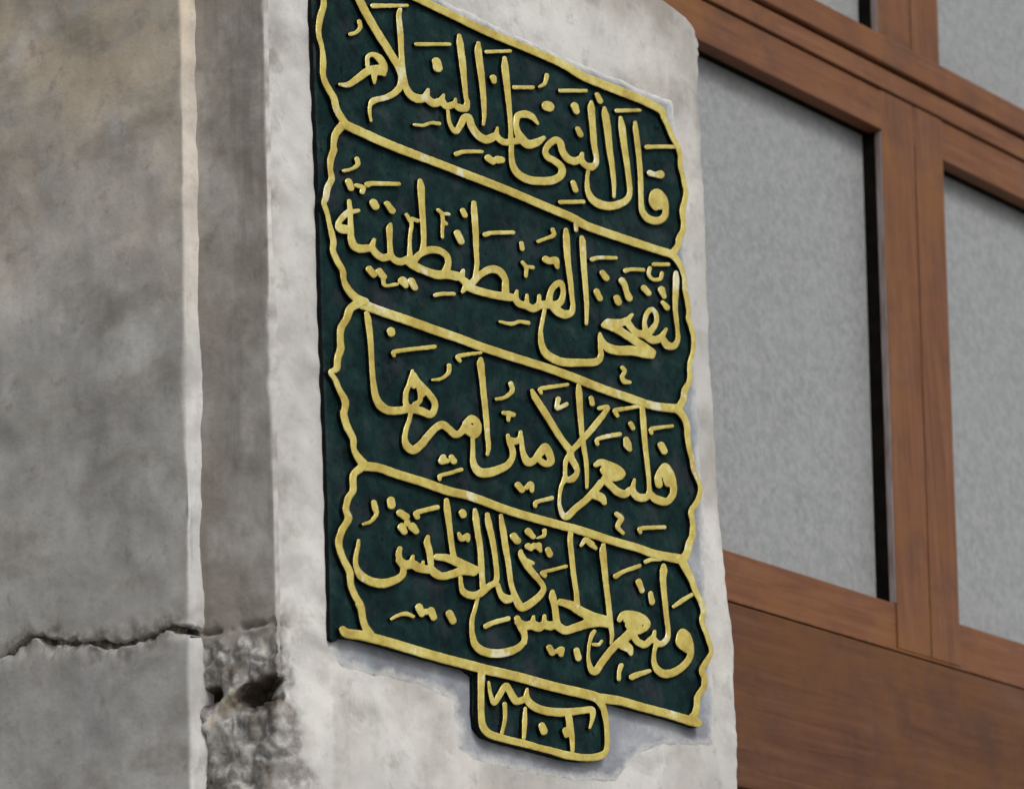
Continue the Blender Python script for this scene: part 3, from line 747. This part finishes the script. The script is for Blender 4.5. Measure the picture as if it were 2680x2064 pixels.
 ('L',[-3954,-4630,59,-3843,-4679,91,-3489,-4655,95,-2859,-4657,93,-2004,-4684,94,-1348,-4694,95,-945,-4693,96,-573,-4698,97,224,-4686,98,1153,-4700,100,2107,-4687,102,2348,-4706,106,2499,-4686,103,2992,-4656,91,3488,-4668,89,4244,-4674,91,4883,-4693,100,5116,-4704,85]),
 ('L',[-667,-4769,79,-697,-5084,67,-713,-5368,67,-692,-5575,71,-541,-5687,73,-182,-5712,74,388,-5719,71,733,-5727,66,1083,-5732,70,1435,-5743,81,1912,-5717,73,2327,-5630,81,2502,-5489,59,2531,-5178,55,2504,-4962,68,2449,-4823,72,2275,-4710,71]),
 ('L',[-1906,5984,91,-2851,5997,90,-3865,6007,88]),
 ('L',[-3865,6007,69,-4042,5619,61,-4000,5304,57]),
],
'divider_a': [
 ('L',[-3567,3308,97,-3090,3293,98,-2431,3279,99,-1368,3301,89,-444,3315,93,502,3329,92,1470,3319,94,2211,3316,95,2588,3276,99,3121,3292,97,3896,3329,98,4554,3363,94,5088,3400,97]),
 ('L',[2320,3213,58,2313,3113,42]),
],
'divider_b': [
 ('L',[-3374,508,102,-2879,497,96,-2223,506,98,-1556,505,99,-877,509,95,-464,502,92,352,516,93,1308,543,92,2039,543,96,2870,523,95,3630,532,96,4275,543,94,4991,646,101]),
],
'divider_c': [
 ('L',[-3351,-2047,97,-2988,-2001,87,-2559,-2014,90,-1905,-2014,91,-1352,-2031,92,-789,-2007,89,194,-2048,88,1135,-2037,90,2099,-2014,92,2885,-2023,88,3639,-2013,89,4147,-2026,92,4850,-1978,106]),
],
}

ZP = 3.37
plaque = empty('inscription_plaque', (0.0, YF, ZP), 'dark green plaque with gilt Arabic lettering in four framed lines', 'plaque')
A11, A12, A22 = BRUSH

def smooth_path(flat):
    p = np.array(flat, float).reshape(-1, 3) / 10.0           # mm
    if len(p) < 3: return p
    ext = np.vstack([2 * p[0] - p[1], p, 2 * p[-1] - p[-2]])
    out = []
    for i in range(1, len(ext) - 2):
        a, b, c, d = ext[i - 1], ext[i], ext[i + 1], ext[i + 2]
        for t in (0.0, 0.25, 0.5, 0.75):
            v = 0.5 * ((2 * b) + (c - a) * t + (2 * a - 5 * b + 4 * c - d) * t * t + (-a + 3 * b - 3 * c + d) * t ** 3)
            v[2] = b[2] + (c[2] - b[2]) * t
            out.append(v)
    out.append(p[-1])
    return np.array(out)

def field_strokes(paths, gx, gz):
    """Largest (half width - distance) over all strokes, distances measured with the pen's own slant."""
    F = np.full(gx.shape, -1e3)
    for p in paths:
        for i in range(max(1, len(p) - 1)):
            a = p[i]; b = p[min(i + 1, len(p) - 1)]
            m = 1.6 * max(a[2], b[2]) + 8
            x0, x1 = min(a[0], b[0]) - m, max(a[0], b[0]) + m
            z0, z1 = min(a[1], b[1]) - m, max(a[1], b[1]) + m
            i0 = np.searchsorted(gx[0], x0); i1 = np.searchsorted(gx[0], x1)
            j0 = np.searchsorted(gz[:, 0], z0); j1 = np.searchsorted(gz[:, 0], z1)
            X = gx[j0:j1, i0:i1]; Z = gz[j0:j1, i0:i1]
            if X.size == 0: continue
            ux, uz = b[0] - a[0], b[1] - a[1]
            px, pz = X - a[0], Z - a[1]
            uu = A11 * ux * ux + 2 * A12 * ux * uz + A22 * uz * uz
            t = np.clip((A11 * px * ux + A12 * (px * uz + pz * ux) + A22 * pz * uz) / uu, 0, 1) if uu > 1e-9 else np.zeros(X.shape)
            dx, dz = px - t * ux, pz - t * uz
            d = np.sqrt(np.maximum(0, A11 * dx * dx + 2 * A12 * dx * dz + A22 * dz * dz))
            v = 0.95 * (a[2] + (b[2] - a[2]) * t) - d
            sub = F[j0:j1, i0:i1]
            np.maximum(sub, v, out=sub)
    return F

def field_polygon(flat, gx, gz):
    p = np.array(flat, float).reshape(-1, 2) / 10.0
    inside = np.zeros(gx.shape, bool)
    D = np.full(gx.shape, 1e6)
    for i in range(len(p)):
        a, b = p[i], p[(i + 1) % len(p)]
        if a[1] != b[1]:
            c = ((a[1] > gz) != (b[1] > gz)) & (gx < (b[0] - a[0]) * (gz - a[1]) / (b[1] - a[1]) + a[0])
            inside ^= c
        u = b - a
        px, pz = gx - a[0], gz - a[1]
        uu = A11 * u[0] ** 2 + 2 * A12 * u[0] * u[1] + A22 * u[1] ** 2
        if uu < 1e-9: continue
        t = np.clip((A11 * px * u[0] + A12 * (px * u[1] + pz * u[0]) + A22 * pz * u[1]) / uu, 0, 1)
        dx, dz = px - t * u[0], pz - t * u[1]
        D = np.minimum(D, np.sqrt(np.maximum(0, A11 * dx * dx + 2 * A12 * dx * dz + A22 * dz * dz)))
    return np.where(inside, D, -D)

def relief(name, F, gx, gz, y_base, y_side, height, round_, mats, parent, wob=0.0, seed=0.0, feather=None):
    """Raised shape where F > 0: rounded top from y_side outwards by height (mm), walls down to y_base (m)."""
    nz, nx = F.shape
    verts, faces, midx, sm = [], [], [], []
    cache, fea = {}, {}
    def height_at(v, x, z):
        q = min(1.0, max(0.0, v / round_))
        return y_side - 0.001 * (height * math.sqrt(max(0.0, 1 - (1 - q) ** 2)) + (wob * noise.noise(Vector((x * .06 + seed, z * .06, seed))) if q > 0 else 0))
    def corner(j, i):
        k = (0, j, i)
        if k not in cache:
            x, z = gx[j, i], gz[j, i]
            cache[k] = len(verts)
            verts.append((x * 0.001, height_at(F[j, i], x, z) - YF, z * 0.001)); fea[cache[k]] = F[j, i]
        return cache[k]
    def cross(j, i, dj, di):
        k = (1 + dj, j, i)
        if k not in cache:
            a, b = F[j, i], F[j + dj, i + di]
            t = min(0.95, max(0.05, a / (a - b)))
            x = gx[j, i] + t * (gx[j + dj, i + di] - gx[j, i]); z = gz[j, i] + t * (gz[j + dj, i + di] - gz[j, i])
            cache[k] = len(verts)
            verts.append((x * 0.001, y_side - YF, z * 0.001))
        return cache[k]
    P = F > 0
    any_ = P[:-1, :-1] | P[1:, :-1] | P[:-1, 1:] | P[1:, 1:]
    rim = []
    for j, i in zip(*np.nonzero(any_)):
        cs = ((j, i), (j, i + 1), (j + 1, i + 1), (j + 1, i))
        ins = [P[c] for c in cs]
        if all(ins):
            faces.append([corner(*c) for c in cs]); midx.append(0); sm.append(True)
            continue
        poly = []
        for k in range(4):
            a, b = cs[k], cs[(k + 1) % 4]
            if ins[k]: poly.append((corner(*a), False))
            if ins[k] != ins[(k + 1) % 4]:
                lo = min(a, b); hi = max(a, b)
                poly.append((cross(lo[0], lo[1], hi[0] - lo[0], hi[1] - lo[1]), True))
        if len(poly) < 3: continue
        faces.append([v for v, e in poly]); midx.append(0); sm.append(True)
        for k in range(len(poly)):
            (a, ea), (b, eb) = poly[k], poly[(k + 1) % len(poly)]
            if ea and eb: rim.append((a, b))
    low = {}
    yb = y_base - YF
    top = {}
    for a, b in rim:
        for v in (a, b):
            if v not in low:
                x, y, z = verts[v]
                top[v] = len(verts); verts.append((x, y, z))
                low[v] = len(verts); verts.append((x, yb, z))
        faces.append([top[b], top[a], low[a], low[b]]); midx.append(min(1, len(mats) - 1)); sm.append(True)
    return new_mesh(name, verts, faces, mats, parent, midx, sm, attrs={'feather': [min(1.0, fea.get(i, 0.0) / feather) for i in range(len(verts))]} if feather else None)

def grid_for(paths, dx, dz, pad=3.0):
    allp = np.vstack(paths)
    r = allp[:, 2].max() * 1.7 + pad
    x0, x1 = allp[:, 0].min() - r, allp[:, 0].max() + r
    z0, z1 = allp[:, 1].min() - r, allp[:, 1].max() + r
    xs = np.arange(x0, x1 + dx, dx); zs = np.arange(z0, z1 + dz, dz)
    return np.meshgrid(xs, zs)

def wobble(F, gx, gz, amp, s, seed):
    out = F.copy()
    near = np.abs(F) < 4
    for j, i in zip(*np.nonzero(near)):
        out[j, i] += amp * noise.noise(Vector((gx[j, i] * s, gz[j, i] * s, seed)))
    return out

Y_BOARD = 0.0
# cement bedding squeezed out behind the slab
bp_ = np.array(MORTAR, float).reshape(-1, 2) / 10
gx, gz = np.meshgrid(np.arange(bp_[:, 0].min() - 20, bp_[:, 0].max() + 20, 5.0), np.arange(bp_[:, 1].min() - 20, bp_[:, 1].max() + 20, 4.5))
F = field_polygon(MORTAR, gx, gz)
F = np.where(np.abs(F) < 30, F + 4 + 5 * np.array([[noise.fractal(Vector((x * .02, z * .02, 3.0)), 0.9, 2.1, 3) for x in gx[0]] for z in gz[:, 0]]), F)
relief('cement_bed', F, gx, gz, YF + 0.006, YF - 0.0001, 2.2, 30.0, ['cement'], plaque, wob=0.9, seed=4, feather=26.0)
# slab
bp_ = np.array(BOARD, float).reshape(-1, 2) / 10
gx, gz = np.meshgrid(np.arange(bp_[:, 0].min() - 20, bp_[:, 0].max() + 20, 3.2), np.arange(bp_[:, 1].min() - 20, bp_[:, 1].max() + 20, 2.8))
F = field_polygon(BOARD, gx, gz) + 7.0
F = wobble(F, gx, gz, 0.8, 0.05, 1.0)
relief('board', F, gx, gz, YF + 0.004, 0.002, 2.0, 2.0, ['board', 'flank'], plaque, wob=0.5, seed=9)

H0, H1 = 6.6, 0.8                    # wall height and rounded crown, mm
LABELS = {'border': 'gilt scalloped border with date box'}
count = 0
for word, strokes in SCRIPT.items():
    body = [smooth_path(p) for k, p in strokes if k == 'L']
    fine = word not in ('border', 'divider_a', 'divider_b', 'divider_c')
    dx, dz = (1.7, 1.35) if fine else (2.0, 1.6)
    count += 1
    jit = 0.12 * (count % 7) + (0.9 if not fine else 0.0) * 0.5
    gx, gz = grid_for(body, dx, dz)
    F = wobble(field_strokes(body, gx, gz), gx, gz, 0.45, 0.12, count * 1.7)
    nm = 'border' if word == 'border' else 'divider_bar' if not fine else 'numeral' if word.startswith('numeral') else 'word'
    root = relief(nm, F, gx, gz, Y_BOARD + 0.002, Y_BOARD - 0.001 * (H0 + jit), H1, 1.5, ['gilt', 'flank'], plaque, wob=0.5, seed=count)
    for n, (k, p) in enumerate([s for s in strokes if s[0] != 'L']):
        path = [smooth_path(p)]
        gx, gz = grid_for(path, 1.5, 1.2)
        F = wobble(field_strokes(path, gx, gz), gx, gz, 0.6, 0.12, count + n * 2.3)
        relief('dot' if k == 'D' else 'vowel_mark', F, gx, gz, Y_BOARD + 0.002, Y_BOARD - 0.001 * (H0 - 0.3 - 0.07 * (n % 5)), 0.9, 1.4, ['gilt', 'flank'], root, wob=0.4, seed=n)

scene.cycles.use_denoising = True
